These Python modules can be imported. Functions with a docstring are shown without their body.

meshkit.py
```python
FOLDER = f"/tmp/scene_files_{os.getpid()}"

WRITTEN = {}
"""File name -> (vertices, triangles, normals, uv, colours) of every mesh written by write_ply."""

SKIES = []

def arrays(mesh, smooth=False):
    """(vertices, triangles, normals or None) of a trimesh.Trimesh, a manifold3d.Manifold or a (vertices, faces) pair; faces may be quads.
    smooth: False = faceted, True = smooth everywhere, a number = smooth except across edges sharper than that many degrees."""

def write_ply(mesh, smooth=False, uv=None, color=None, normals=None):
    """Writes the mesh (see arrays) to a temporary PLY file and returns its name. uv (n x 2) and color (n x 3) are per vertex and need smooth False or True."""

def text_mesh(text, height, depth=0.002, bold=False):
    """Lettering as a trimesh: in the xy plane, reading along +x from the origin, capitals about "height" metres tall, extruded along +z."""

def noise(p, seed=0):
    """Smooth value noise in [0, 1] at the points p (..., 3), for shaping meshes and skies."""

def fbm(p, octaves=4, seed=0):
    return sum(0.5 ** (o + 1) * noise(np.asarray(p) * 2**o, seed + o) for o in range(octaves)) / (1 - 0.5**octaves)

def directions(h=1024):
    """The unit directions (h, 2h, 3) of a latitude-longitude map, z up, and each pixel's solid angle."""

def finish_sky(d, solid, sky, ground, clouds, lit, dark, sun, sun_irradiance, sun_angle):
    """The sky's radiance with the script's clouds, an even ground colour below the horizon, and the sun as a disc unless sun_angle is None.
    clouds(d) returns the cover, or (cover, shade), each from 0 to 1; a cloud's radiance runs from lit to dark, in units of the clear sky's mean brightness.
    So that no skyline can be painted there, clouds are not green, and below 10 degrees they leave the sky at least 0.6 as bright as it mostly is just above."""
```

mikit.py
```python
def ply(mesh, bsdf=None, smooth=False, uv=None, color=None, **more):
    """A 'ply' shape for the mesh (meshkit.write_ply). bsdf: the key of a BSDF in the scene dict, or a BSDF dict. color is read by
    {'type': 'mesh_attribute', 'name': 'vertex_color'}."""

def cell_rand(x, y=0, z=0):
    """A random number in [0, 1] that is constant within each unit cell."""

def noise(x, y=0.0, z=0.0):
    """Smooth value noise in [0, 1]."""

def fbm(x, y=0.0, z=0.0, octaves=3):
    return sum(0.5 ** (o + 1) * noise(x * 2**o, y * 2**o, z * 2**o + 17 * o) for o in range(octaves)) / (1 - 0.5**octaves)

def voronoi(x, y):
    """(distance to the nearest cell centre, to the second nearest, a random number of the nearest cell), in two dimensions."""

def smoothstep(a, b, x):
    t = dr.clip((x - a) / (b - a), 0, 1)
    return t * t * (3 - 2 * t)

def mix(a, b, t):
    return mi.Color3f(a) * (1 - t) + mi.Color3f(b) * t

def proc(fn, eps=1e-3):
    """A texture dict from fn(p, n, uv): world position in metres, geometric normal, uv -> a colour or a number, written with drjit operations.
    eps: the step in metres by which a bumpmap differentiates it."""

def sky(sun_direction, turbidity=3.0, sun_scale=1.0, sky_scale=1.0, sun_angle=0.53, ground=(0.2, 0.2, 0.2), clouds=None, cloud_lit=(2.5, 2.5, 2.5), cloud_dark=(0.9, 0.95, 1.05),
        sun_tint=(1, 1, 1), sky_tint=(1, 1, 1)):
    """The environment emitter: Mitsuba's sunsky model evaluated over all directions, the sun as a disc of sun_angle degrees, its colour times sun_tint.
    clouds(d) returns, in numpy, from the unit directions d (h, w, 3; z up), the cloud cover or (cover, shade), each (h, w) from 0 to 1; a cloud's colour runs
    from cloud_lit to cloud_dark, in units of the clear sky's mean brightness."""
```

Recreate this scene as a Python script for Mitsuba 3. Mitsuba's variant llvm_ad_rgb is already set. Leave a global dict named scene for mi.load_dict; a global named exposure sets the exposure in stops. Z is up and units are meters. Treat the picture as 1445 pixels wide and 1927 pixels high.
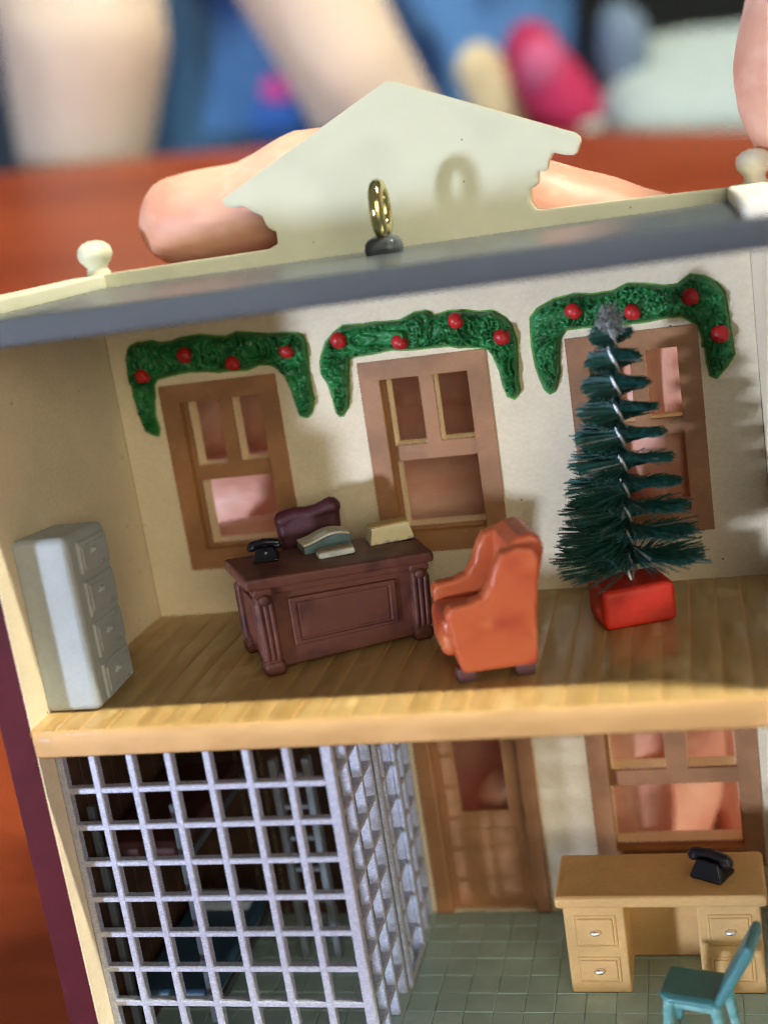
import math
import random

import drjit as dr
import manifold3d as m3
import mitsuba as mi
import numpy as np
import shapely
import shapely.geometry as sg
import trimesh
from scipy.spatial import Delaunay

import meshkit
import mikit
from mikit import fbm, mix, noise, proc, smoothstep, voronoi

T = mi.ScalarTransform4f
rng = np.random.default_rng(7)
random.seed(7)
scene, labels = {}, {}

# ------------------------------------------------------------------ camera, light, exposure
# The miniature is described in "house" centimetres (x along its back wall, y into it, z up); it is held tilted over the
# table, so one rigid placement brings it into the world (metres, z up, table top at z = 0).
CAM_H = np.array([9.376092153500238, -19.733978758164284, 6.594564133831995])
ROT = np.array([[0.9696733085830852, 0.22816358469927656, -0.08760738118851052],
                [-0.18885553732903068, 0.9270191865819308, 0.32398921853842366],
                [0.15513626475359021, -0.2976185584370561, 0.9419957181602009]])
CAM_W = np.array([0, 0, 0.24])
FWD = np.array([-0.24288084628260753, 0.9395583921766947, -0.24132741700724536])
DOWN = np.array([-0.08501179361087949, -0.26843551369375074, -0.9595391445558817])


def to_world(P):
    return 0.01 * ((np.asarray(P, float) - CAM_H) @ ROT.T) + CAM_W


def turn(d):
    return ROT @ np.asarray(d, float)


fw, upv = turn(FWD), -turn(DOWN)
scene['camera'] = {'type': 'thinlens', 'to_world': T().look_at(origin=CAM_W.tolist(), target=(CAM_W + fw).tolist(), up=upv.tolist()),
                   'fov': 2 * math.degrees(math.atan(722.5 / 2414.512)), 'fov_axis': 'x', 'aperture_radius': 0.0024,
                   'focus_distance': 0.195, 'near_clip': 0.01, 'far_clip': 20.0}
exposure = 0.24
HOUSE = to_world([5.2, -2, 1])


def lamp(key, direction, dist, across, up, sx, sy, rgb, label, category):
    """A flat light out of view, facing the miniature: a thin housing and a glowing face."""
    d = turn(direction)
    d /= np.linalg.norm(d)
    c = HOUSE + d * dist
    x = np.asarray(across, float)
    x = x - (x @ d) * d
    x /= np.linalg.norm(x)
    y = np.cross(-d, x)
    M = np.eye(4)
    M[:3, 0], M[:3, 1], M[:3, 2], M[:3, 3] = x * sx / 2, y * sy / 2, -d, c
    scene[key + '__diffuser'] = {'type': 'rectangle', 'to_world': T(M.tolist()), 'bsdf': {'type': 'diffuse', 'reflectance': {'type': 'rgb', 'value': 0.5}},
                                 'emitter': {'type': 'area', 'radiance': {'type': 'rgb', 'value': list(rgb)}}}
    b = trimesh.creation.box([sx + .01, sy + .01, .02])
    N = M.copy()
    N[:3, 0], N[:3, 1] = x, y
    N[:3, 3] = c + d * 0.012
    b.apply_transform(N)
    scene[key + '__housing'] = mikit.ply(b, {'type': 'diffuse', 'reflectance': {'type': 'rgb', 'value': 0.6}})
    labels[key] = {'label': label, 'category': category}


lamp('unseen_ceiling_lamp', (0.56, -0.145, 1), 1.7, turn([1, 0, 0]), None, 0.60, 0.035, np.array([1.0, 0.97, 0.82]) * 720,  # out of view, placed to light the roof, front lip and table from above
     'unseen long white tube lamp out of view high above the dollhouse', 'lamp')
lamp('unseen_left_light', (-0.75, -1, -0.10), 1.6, [0, 0, 1], None, 0.14, 0.125, np.array([0.74, 0.86, 1.15]) * 400,  # out of view at front left, throws the slanting shadows on the back wall
     'unseen small cool white light out of view to the front left', 'lamp')
lamp('added_fill_panel', (0.50, -1, 0.24), 2.4, turn([1, 0, 0]), None, 1.7, 1.2, np.array([1.0, 0.88, 0.66]) * 3.7,  # added warm fill panel that lifts the shaded rooms, not a real window
     'added wide soft fill panel behind the camera', 'window')
scene['ambient_fill'] = {'type': 'constant', 'radiance': {'type': 'rgb', 'value': [0.13, 0.125, 0.115]}}  # even ambient fill from all sides, standing for bounced light

# ------------------------------------------------------------------ materials


RL, CL = ROT.tolist(), CAM_H.tolist()


def hp(p):
    """World point to house centimetres."""
    q = [p.x * 100, p.y * 100, (p.z - .24) * 100]
    return [q[0] * RL[0][j] + q[1] * RL[1][j] + q[2] * RL[2][j] + CL[j] for j in range(3)]


def rgb(c):
    return {'type': 'rgb', 'value': list(map(float, c))}


def principled(key, base, rough=0.4, spec=0.5, metallic=0.0, bump=None, bump_scale=0.0, two=True, **kw):
    spec = spec * .7
    b = {'type': 'principled', 'base_color': base if isinstance(base, dict) else rgb(base), 'roughness': rough if isinstance(rough, dict) else float(rough),
         'specular': float(spec), 'metallic': float(metallic), **kw}
    if bump is not None:
        b = {'type': 'bumpmap', 'arbitrary': proc(bump, eps=6e-5), 'scale': bump_scale, 'bsdf': b}
    scene[key] = {'type': 'twosided', 'bsdf': b} if two else b


def plastic(base, amount=0.10, f=1.3, specks=0.0, speck_col=(.12, .1, .08), tint=None):
    """Moulded or hand-painted plastic: faint blotches of its own paint, and a few dust specks."""
    base = np.array(base, float)
    tint = base * (1 - 2 * amount) if tint is None else np.array(tint, float)

    def fn(p, n, uv):
        X, Y, Z = hp(p)
        t = smoothstep(.3, .72, fbm(X * f + 3, Y * f + 7, Z * f, octaves=4))
        c = mix(base.tolist(), tint.tolist(), t)
        c = c * (1 + 0.10 * (noise(X * 22, Y * 22, Z * 22) - 0.5))
        if specks:
            d, _, r = voronoi(X * 2.1 + Y * 1.7, Z * 2.1 - Y * 1.3)
            c = mix(c, speck_col, (1 - smoothstep(.02, .045, d)) * smoothstep(1 - specks, 1 - specks + .05, r))
        return c
    return proc(fn)


def grain_bump(f, g=0.0):
    def fn(p, n, uv):
        X, Y, Z = hp(p)
        v = fbm(X * f, Y * f, Z * f, octaves=3)
        return v + g * noise(X * f * 7, Y * f * 7, Z * f * 7) if g else v
    return fn


soft = grain_bump(9)
fine = grain_bump(28)
principled('cream_wall', plastic((.68, .585, .405), .05, .8, specks=.09), .5, .4)


def pediment_col(p, n, uv):
    X, Y, Z = hp(p)
    c = mix((.53, .53, .39), (.485, .49, .36), smoothstep(.35, .7, fbm(X * .9, Y, Z * .9, octaves=3)))
    d, _, q = voronoi(X * 1.6, Z * 1.6)
    return mix(c, (.10, .07, .05), (1 - smoothstep(.012, .024, d)) * smoothstep(.86, .9, q))


principled('cream_plastic', proc(pediment_col), .33, .5, bump=soft, bump_scale=5e-6)
principled('ivory_plastic', plastic((.72, .68, .56), .05), .35, .5)
def roof_rough(p, n, uv):
    X, Y, Z = hp(p)
    return .62 - .34 * smoothstep(5.68, 5.705, Z)


principled('grey_paint', plastic((.050, .059, .066), .06, .7, specks=.1, speck_col=(.3, .3, .3)), proc(roof_rough), .6, bump=fine, bump_scale=5e-6)


def ochre(p, n, uv):
    X, Y, Z = hp(p)
    a = fbm(X * 5 + 11, Y * .9, Z, octaves=4)
    c = mix((.40, .262, .105), (.335, .205, .07), smoothstep(.35, .75, a))
    c = mix(c, (.56, .42, .20), .5 * smoothstep(.62, .8, fbm(X * 2.1, Y * 1.4 + 9, Z, octaves=3)))
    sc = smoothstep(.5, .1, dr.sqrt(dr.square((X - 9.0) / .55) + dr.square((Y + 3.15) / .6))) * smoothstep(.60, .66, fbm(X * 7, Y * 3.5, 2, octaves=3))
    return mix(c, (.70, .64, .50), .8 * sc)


def ochre_rough(p, n, uv):
    X, Y, Z = hp(p)
    return .11 + .24 * smoothstep(.3, .7, fbm(X * 1.6 + 5, Y * 1.1, Z * 2, octaves=3))


def plank_bump(p, n, uv):
    X, Y, Z = hp(p)
    return fbm(X * 8, Y * 1.6, Z * 6, octaves=4)


principled('ochre_floor', proc(ochre), proc(ochre_rough), .55, bump=plank_bump, bump_scale=2.2e-5)


def lip_col(p, n, uv):
    X, Y, Z = hp(p)
    c = mix((.52, .315, .125), (.44, .26, .095), smoothstep(.3, .7, fbm(X * 1.3, Y, Z * 3, octaves=3)))
    return mix(c, (.50, .44, .40), .7 * smoothstep(.55, .7, fbm(X * 6, Y * 6, Z * 14, octaves=3)) * smoothstep(1.3, .3, X) * smoothstep(-.3, -.06, Z))


principled('ochre_lip', proc(lip_col), .55, .4, bump=grain_bump(6), bump_scale=2.5e-5)
principled('brown_paint', plastic((.34, .165, .075), .13, 1.5), .42, .5, bump=fine, bump_scale=8e-6)
principled('brown_edge', plastic((.36, .17, .05), .1, 1.5), .45, .4)
principled('lit_cream_reveal', (.88, .74, .47), .5, .4)  # cream brightened in colour to stand for light coming through the plastic
principled('burgundy_paint', plastic((.070, .005, .010), .12, 1.2, specks=.12, speck_col=(.3, .15, .15)), .6, .2, bump=fine, bump_scale=6e-6)
principled('cabinet_grey', plastic((.345, .385, .38), .05, 1.2), .55, .5, bump=soft, bump_scale=1.2e-5)
principled('cabinet_line', plastic((.30, .325, .32), .05, 1.2), .4, .5)


def worn(base, light, dark, f=2.2, wl=.75):
    def fn(p, n, uv):
        X, Y, Z = hp(p)
        a = fbm(X * f, Y * f, Z * f, octaves=4)
        c = mix(base, dark, smoothstep(.48, .72, a))
        return mix(c, light, wl * smoothstep(.56, .78, fbm(X * 3.1 + 4, Y * 3.1, Z * 1.9, octaves=4)))
    return proc(fn)


principled('desk_brown', worn((.098, .032, .021), (.165, .056, .038), (.055, .017, .015), 2.2, .4), .5, .4, bump=grain_bump(7), bump_scale=4e-5)
principled('plum', plastic((.062, .014, .020), .1), .5, .5)
principled('armchair_orange', worn((.44, .088, .026), (.54, .17, .06), (.33, .042, .016), 1.25), .36, .7, bump=grain_bump(5), bump_scale=5e-5)
principled('foot_brown', plastic((.10, .04, .04), .15), .4, .5)
principled('block_red', plastic((.60, .035, .018), .14, 1.8), .48, .4, bump=soft, bump_scale=3e-5)
principled('bristle_green', plastic((.014, .078, .064), .2, 9), .5, .4)
principled('bristle_frost', plastic((.30, .32, .30), .3, 12), .7, .3)
scene['wire_silver'] = {'type': 'twosided', 'bsdf': {'type': 'roughconductor', 'material': 'Al', 'alpha': .3, 'specular_reflectance': rgb((.6, .62, .64))}}
scene['gold'] = {'type': 'twosided', 'bsdf': {'type': 'roughconductor', 'material': 'Au', 'alpha': .045, 'specular_reflectance': rgb((.80, .86, .92))}}
scene['knob_metal'] = {'type': 'twosided', 'bsdf': {'type': 'roughconductor', 'material': 'Al', 'alpha': .25}}


def leafy(p, n, uv):
    X, Y, Z = hp(p)
    a = fbm(X * 3 + Z * 4, Z * 3 - X * 2, Y * 3, octaves=4)
    return mix((.008, .115, .024), (.018, .20, .05), smoothstep(.35, .7, a))


def leafy_bump(p, n, uv):
    X, Y, Z = hp(p)
    w = noise(X * 2.2, Z * 2.2, 4) * 6.3
    u, v = X * dr.cos(w) + Z * dr.sin(w), Z * dr.cos(w) - X * dr.sin(w)
    a = noise(u * 5, v * 13, 1)
    return dr.abs(a - .5) * 2 + .35 * noise(X * 18, Z * 18, Y * 9)


principled('leaf_paint', proc(leafy), .27, .7, bump=leafy_bump, bump_scale=6e-5)
principled('leaf_edge', plastic((.11, .30, .04), .2, 6), .5, .5)
principled('berry_red', plastic((.46, .018, .016), .14, 5), .38, .5)


def flake(p, n, uv):
    X, Y, Z = hp(p)
    a = noise(X * 42, Y * 42, Z * 42)
    return mix((.36, .385, .46), (.50, .525, .61), smoothstep(.3, .85, a))


principled('cage_silver', proc(flake), .45, .5, metallic=.35, bump=grain_bump(22), bump_scale=2.5e-5)


def tile_col(p, n, uv):
    X, Y, Z = hp(p)
    return mix((.40, .57, .53), (.335, .485, .445), smoothstep(.3, .7, fbm(X * 1.4, Y * 1.4, 3, octaves=4)))


principled('tile_green', proc(tile_col), .32, .5, bump=soft, bump_scale=1.5e-5)
principled('tile_light', plastic((.43, .60, .555), .08, 2), .32, .5, bump=soft, bump_scale=1.5e-5)
principled('grout', (.44, .59, .54), .7, .3)
principled('tan_plastic', plastic((.56, .345, .135), .08, 1.2), .55, .5, bump=soft, bump_scale=1e-5)
principled('tan_shadow', plastic((.44, .24, .09), .08, 1.2), .5, .4)
principled('teal_plastic', plastic((.055, .20, .215), .1, 1.4), .36, .5, bump=soft, bump_scale=1.5e-5)
principled('teal_pale', worn((.16, .34, .33), (.42, .55, .52), (.07, .21, .215), 4), .36, .5, bump=soft, bump_scale=3e-5)
principled('black_gloss', (.006, .006, .008), .10, .6)
principled('book_cream', plastic((.68, .58, .33), .12, 3), .55, .3, bump=fine, bump_scale=3e-5)
principled('book_top', plastic((.50, .34, .13), .15, 5), .6, .3)


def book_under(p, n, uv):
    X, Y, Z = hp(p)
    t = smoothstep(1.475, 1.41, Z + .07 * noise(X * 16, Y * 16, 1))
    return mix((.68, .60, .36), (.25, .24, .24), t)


principled('book_side', proc(book_under), .6, .3)
principled('page_cream', plastic((.52, .49, .38), .1, 5), .6, .3, bump=fine, bump_scale=3e-5)
principled('page_blue', plastic((.11, .185, .205), .15, 5), .5, .4)
principled('paper_white', plastic((.62, .68, .66), .12, 6), .6, .3)
principled('paper_brown', plastic((.26, .20, .14), .15, 9), .7, .3, bump=fine, bump_scale=6e-5)
principled('bed_blue', plastic((.035, .085, .14), .15, 1.4), .4, .5)
principled('bed_grey', plastic((.17, .19, .20), .1, 1.4), .38, .5, metallic=.2)
principled('bed_dark', (.05, .06, .065), .4, .5)
principled('bed_red', plastic((.05, .018, .015), .15, 2), .5, .4)


def skin_col(p, n, uv):
    X, Y, Z = hp(p)
    c = mix((.66, .36, .25), (.58, .265, .18), smoothstep(.35, .7, fbm(X * .9, Y * .9, Z * .9, octaves=4)))
    return mix(c, (.72, .46, .34), .4 * smoothstep(.5, .75, fbm(X * 3, Y * 3, Z * 3, octaves=3)))


def skin_bump(p, n, uv):
    X, Y, Z = hp(p)
    w = fbm(X * 1.2, Y * 1.2, Z * 1.2, octaves=2)
    return .6 * dr.sin((Z * 9 + X * 5 + 9 * w) * 2.2) + fbm(X * 9, Y * 9, Z * 9, octaves=3)


principled('skin', proc(skin_col), .46, .45, bump=skin_bump, bump_scale=2.6e-5)
principled('fingernail', (.78, .52, .44), .3, .5)
principled('far_skin', (.56, .455, .355), .55, .35)


def wood(p, n, uv):
    w = fbm(p.x * 5, p.y * 26, 1, octaves=4)
    s = fbm(p.x * 9 + 3 * w, p.y * 130, 2, octaves=3)
    return mix((.25, .048, .014), (.165, .028, .008), smoothstep(.25, .8, .6 * w + .4 * s))


principled('table_wood', proc(wood), .33, .5)
principled('denim', proc(lambda p, n, uv: mix((.075, .19, .40), (.015, .04, .13), smoothstep(.42, .62, fbm(p.x * 24, p.y * 8, p.z * 9, octaves=3)))), .85, .2)
for k, c in {'print_pink': (.62, .10, .36), 'print_blue': (.05, .16, .50), 'far_white': (.31, .37, .36), 'far_black': (.012, .014, .015), 'far_crimson': (.33, .022, .07),
             'far_pink': (.46, .10, .19), 'far_beige': (.50, .42, .26), 'far_blue_grey': (.36, .44, .52), 'far_slate': (.13, .18, .24), 'far_dark': (.05, .07, .10)}.items():
    principled(k, c, .8, .2)

# ------------------------------------------------------------------ mesh helpers (house centimetres unless world=True)


def tri(m):
    if isinstance(m, m3.Manifold):
        k = m.to_mesh()
        return trimesh.Trimesh(k.vert_properties[:, :3], k.tri_verts, process=False)
    return m


def obj(key, mesh, bsdf, smooth=30, world=False, label=None):
    """One entry of the scene."""
    k, i = key, 0
    while k in scene:
        i += 1
        k = f'{key}_{i:03d}'
    mesh = tri(mesh)
    v = np.asarray(mesh.vertices, float)
    mesh = trimesh.Trimesh(v if world else to_world(v), mesh.faces, process=False)
    scene[k] = mikit.ply(mesh, bsdf, smooth=smooth)
    if label:
        labels[k] = {'label': label}
    return k


def say(key, label, category, group=None, kind=None):
    labels[key] = {'label': label}
    if category:
        labels[key]['category'] = category
    if group:
        labels[key]['group'] = group
    if kind:
        labels[key]['kind'] = kind


def union(parts):
    return m3.Manifold.batch_boolean(list(parts), m3.OpType.Add)


def hull(points):
    return m3.Manifold.hull_points(np.asarray(points, float))


def box(x0, x1, y0, y1, z0, z1, c=0.0):
    """A box with chamfered edges."""
    lo, hi = np.array([x0, y0, z0], float), np.array([x1, y1, z1], float)
    c = min(c, .45 * (hi - lo).min())
    if c <= 0:
        return hull([[a, b, d] for a in (x0, x1) for b in (y0, y1) for d in (z0, z1)])
    pts = []
    for s in np.ndindex(2, 2, 2):
        q = np.where(s, hi, lo)
        sgn = np.where(s, -1, 1)
        for k in range(3):
            r = q + sgn * c
            r[k] = q[k]
            pts.append(r)
    return hull(pts)


def ball(c, r, seg=12, scale=(1, 1, 1)):
    return m3.Manifold.sphere(1.0, seg).scale([float(r * s) for s in scale]).translate([float(x) for x in c])


def rbox(x0, x1, y0, y1, z0, z1, r, seg=12):
    """A box with round edges."""
    r = min(r, .49 * min(x1 - x0, y1 - y0, z1 - z0))
    return union_hull([ball((a, b, d), r, seg) for a in (x0 + r, x1 - r) for b in (y0 + r, y1 - r) for d in (z0 + r, z1 - r)])


def union_hull(ms):
    return m3.Manifold.batch_hull(list(ms))


def chain(pts, rad, seg=16):
    """A tapering limb through the points."""
    return union([union_hull([ball(a, ra, seg), ball(b, rb, seg)]) for a, b, ra, rb in zip(pts[:-1], pts[1:], rad[:-1], rad[1:])])


def melt(m, edge, it=12, lam=.5):
    """Refined and smoothed, as a cast or painted piece looks."""
    t = tri(m.refine_to_length(edge))
    t = trimesh.Trimesh(t.vertices, t.faces, process=True)
    trimesh.smoothing.filter_taubin(t, lamb=lam, nu=lam + .01, iterations=it)
    return t


def prism(poly, y0, y1):
    """A shapely outline in (x, z) given depth along y."""
    out = []
    for g in getattr(poly, 'geoms', [poly]):
        m = trimesh.creation.extrude_polygon(g, y1 - y0, engine='earcut')
        v = np.array(m.vertices)
        m.vertices = np.c_[v[:, 0], y1 - v[:, 2], v[:, 1]]
        if m.volume < 0:
            m.invert()
        out.append(m)
    return trimesh.util.concatenate(out)


def tube(pts, r, seg=8):
    pts = np.asarray(pts, float)
    t = np.gradient(pts, axis=0)
    t /= np.linalg.norm(t, axis=1, keepdims=True)
    n = np.cross(t[0], [0.31, 0.9, 0.2])
    rings = []
    for p, d in zip(pts, t):
        n = n - (n @ d) * d
        n /= np.linalg.norm(n)
        a = np.linspace(0, 2 * np.pi, seg, endpoint=False)
        rings.append(p + r * (np.cos(a)[:, None] * n + np.sin(a)[:, None] * np.cross(d, n)))
    v = np.vstack(rings + [pts[:1], pts[-1:]])
    f = []
    k = len(pts)
    for i in range(k - 1):
        for j in range(seg):
            a, b = i * seg + j, i * seg + (j + 1) % seg
            f += [[a, b, b + seg], [a, b + seg, a + seg]]
    for j in range(seg):
        f += [[k * seg, (j + 1) % seg, j], [k * seg + 1, (k - 1) * seg + j, (k - 1) * seg + (j + 1) % seg]]
    m = trimesh.Trimesh(v, f, process=False)
    return m


def puff(poly, y_wall, thick, step, wrinkle=.0, seed=0, rim=.16):
    """A pad with the given outline on a wall facing -y: rounded shoulders and wrinkles."""
    poly = poly.buffer(.03).buffer(-.03)
    edge = np.array(poly.exterior.segmentize(step).coords)[:-1]
    x0, z0, x1, z1 = poly.bounds
    gx, gz = np.meshgrid(np.arange(x0, x1, step), np.arange(z0, z1, step))
    g = np.c_[gx.ravel(), gz.ravel()] + np.random.default_rng(seed).uniform(-.2, .2, (gx.size, 2)) * step
    inner = poly.buffer(-.6 * step)
    g = g[shapely.contains_xy(inner, g[:, 0], g[:, 1])]
    p = np.vstack([edge, g])
    d = Delaunay(p).simplices
    c = p[d].mean(1)
    d = d[shapely.contains_xy(poly, c[:, 0], c[:, 1])]
    dist = shapely.distance(poly.exterior, shapely.points(p))
    t = np.clip(dist / rim, 0, 1)
    h = thick * np.sqrt(1 - (1 - t) ** 2)
    w = meshkit.noise(np.c_[p * 1.6, np.full(len(p), seed * 1.7)]) * 6.3
    q = np.c_[(p[:, 0] * np.cos(w) + p[:, 1] * np.sin(w)) * 1.7, (p[:, 1] * np.cos(w) - p[:, 0] * np.sin(w)) * 4.6, np.full(len(p), seed * 3.1)]
    h = h * (1 + wrinkle * (np.abs(meshkit.fbm(q, 3, seed) - .5) * 4 - .5)) + .012 + .02 * t
    v = np.vstack([np.c_[p[:, 0], y_wall - h, p[:, 1]], np.c_[edge[:, 0], np.full(len(edge), y_wall + .02), edge[:, 1]]])
    a, b, e = p[d[:, 0]], p[d[:, 1]], p[d[:, 2]]
    flip = ((b - a)[:, 0] * (e - a)[:, 1] - (b - a)[:, 1] * (e - a)[:, 0]) < 0
    d[flip] = d[flip][:, ::-1]
    n, k = len(p), len(edge)
    side = []
    for i in range(k):
        j = (i + 1) % k
        side += [[i, j, n + j], [i, n + j, n + i]]
    ccw = poly.exterior.is_ccw
    side = np.array(side)
    if ccw:
        side = side[:, ::-1]
    return trimesh.Trimesh(v, np.vstack([d, side]), process=False)


# ------------------------------------------------------------------ table and what is behind it
a = np.linspace(0, 1, 40)
edge_pts = np.c_[-.75 + 1.5 * a, .795 - .10 * ((-.75 + 1.5 * a) / .45) ** 2]
top = sg.Polygon(np.vstack([edge_pts, [[.75, .2], [.55, -.3], [-.55, -.3], [-.75, .2]]])).buffer(.02).buffer(-.02)
m = trimesh.creation.extrude_polygon(top, .028, engine='earcut')
m.apply_translation([0, 0, -.028])
obj('table__top', m, 'table_wood', 30, True)
for sx, sy in ((-.45, -.15), (.45, -.15), (-.45, .5), (.45, .5)):
    obj('table__leg', union_hull([ball((sx, sy, -.05), .03), ball((sx, sy, -.70), .02)]), 'table_wood', 30, True)
say('table', 'reddish brown polished wooden table under the dollhouse with a curved far edge', 'table')
m = trimesh.creation.box([6, 6, .02])
m.apply_translation([0, 1, -.74])
obj('floor', m, 'far_slate', False, True)
say('floor', 'dark floor under the table', None, kind='structure')
m = trimesh.creation.box([6, .05, 3])
m.apply_translation([0, 2.4, .755])
obj('added_backdrop', m, 'far_dark', False, True)  # added dark sheet, keeps the ambient light from showing behind everything
say('added_backdrop', 'dark sheet added behind everything to close off the ambient light', None, kind='structure')

# the person sitting across the table (soft, out of focus): one body, clothes on it
body = union([
    chain([(-.055, 1.00, -.16), (-.055, 1.02, .12), (-.055, 1.03, .34)], [.13, .125, .10], 24),
    chain([(.03, 1.00, -.16), (.03, 1.02, .12), (.03, 1.03, .34)], [.13, .125, .10], 24),
    chain([(-.012, 1.03, .36), (-.012, 1.02, .47)], [.055, .05], 20),
    union_hull([ball((-.012, 1.00, .60), .085, 24, (1, 1.1, 1.25)), ball((-.012, .965, .53), .055, 24)]),
    ball((-.012, .90, .575), .014), ball((-.10, 1.0, .58), .018, 12, (.5, 1, 1.4)), ball((.076, 1.0, .58), .018, 12, (.5, 1, 1.4)),
    chain([(-.20, 1.02, .34), (-.19, .93, .16), (-.172, .855, .060), (-.19, .85, -.05), (-.12, .86, -.12)], [.058, .056, .053, .038, .03], 24),
    chain([(.175, 1.02, .34), (-.055, .90, .125), (-.005, .86, .028), (.035, .87, -.06), (.0, .87, -.12)], [.055, .045, .040, .042, .03], 24),
])
bt = melt(body, .014, 14)
obj('person__body', bt, 'far_skin', True, True)
shirt = union([
    chain([(-.055, 1.00, -.20), (-.055, 1.02, .12), (-.055, 1.03, .33)], [.140, .135, .108], 24),
    chain([(.03, 1.00, -.20), (.03, 1.02, .12), (.03, 1.03, .33)], [.140, .135, .108], 24),
    chain([(-.20, 1.02, .335), (-.195, .965, .22)], [.064, .060], 20), chain([(.175, 1.02, .335), (.10, .965, .24)], [.064, .056], 20),
] + [chain([(x, .885 + .6 * abs(x + .01) ** 1.5, -.25), (x * .8, .895, .12)], [.011, .008], 10) for x in (-.085, -.055, -.03)])
obj('person__blue_top', melt(shirt, .016, 5), 'denim', True, True, 'dark blue top with folds')
obj('person__blue_top__pink_print', ball((-.054, .876, .013), .011, 16, (1.1, .35, .9)), 'print_pink', True, True, 'pink patch on the blue top')
obj('person__blue_top__blue_print', rbox(-.073, -.040, .872, .882, -.04, .006, .004), 'print_blue', True, True, 'bright blue patch on the blue top')
obj('person__hair', melt(union([ball((-.012, 1.02, .64), .093, 24, (1, 1.1, 1)), ball((-.012, 1.05, .57), .085, 24)]), .02, 4), 'far_black', True, True)
say('person', 'person with bare arms in a dark blue top sitting behind the table', 'person')


def lumpy(m, edge, amp, f, seed):
    t = melt(m, edge, 6)
    v = np.array(t.vertices)
    t.vertices = v + t.vertex_normals * (amp * (meshkit.fbm(v * f, 3, seed) - .5))[:, None]
    return t


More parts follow.
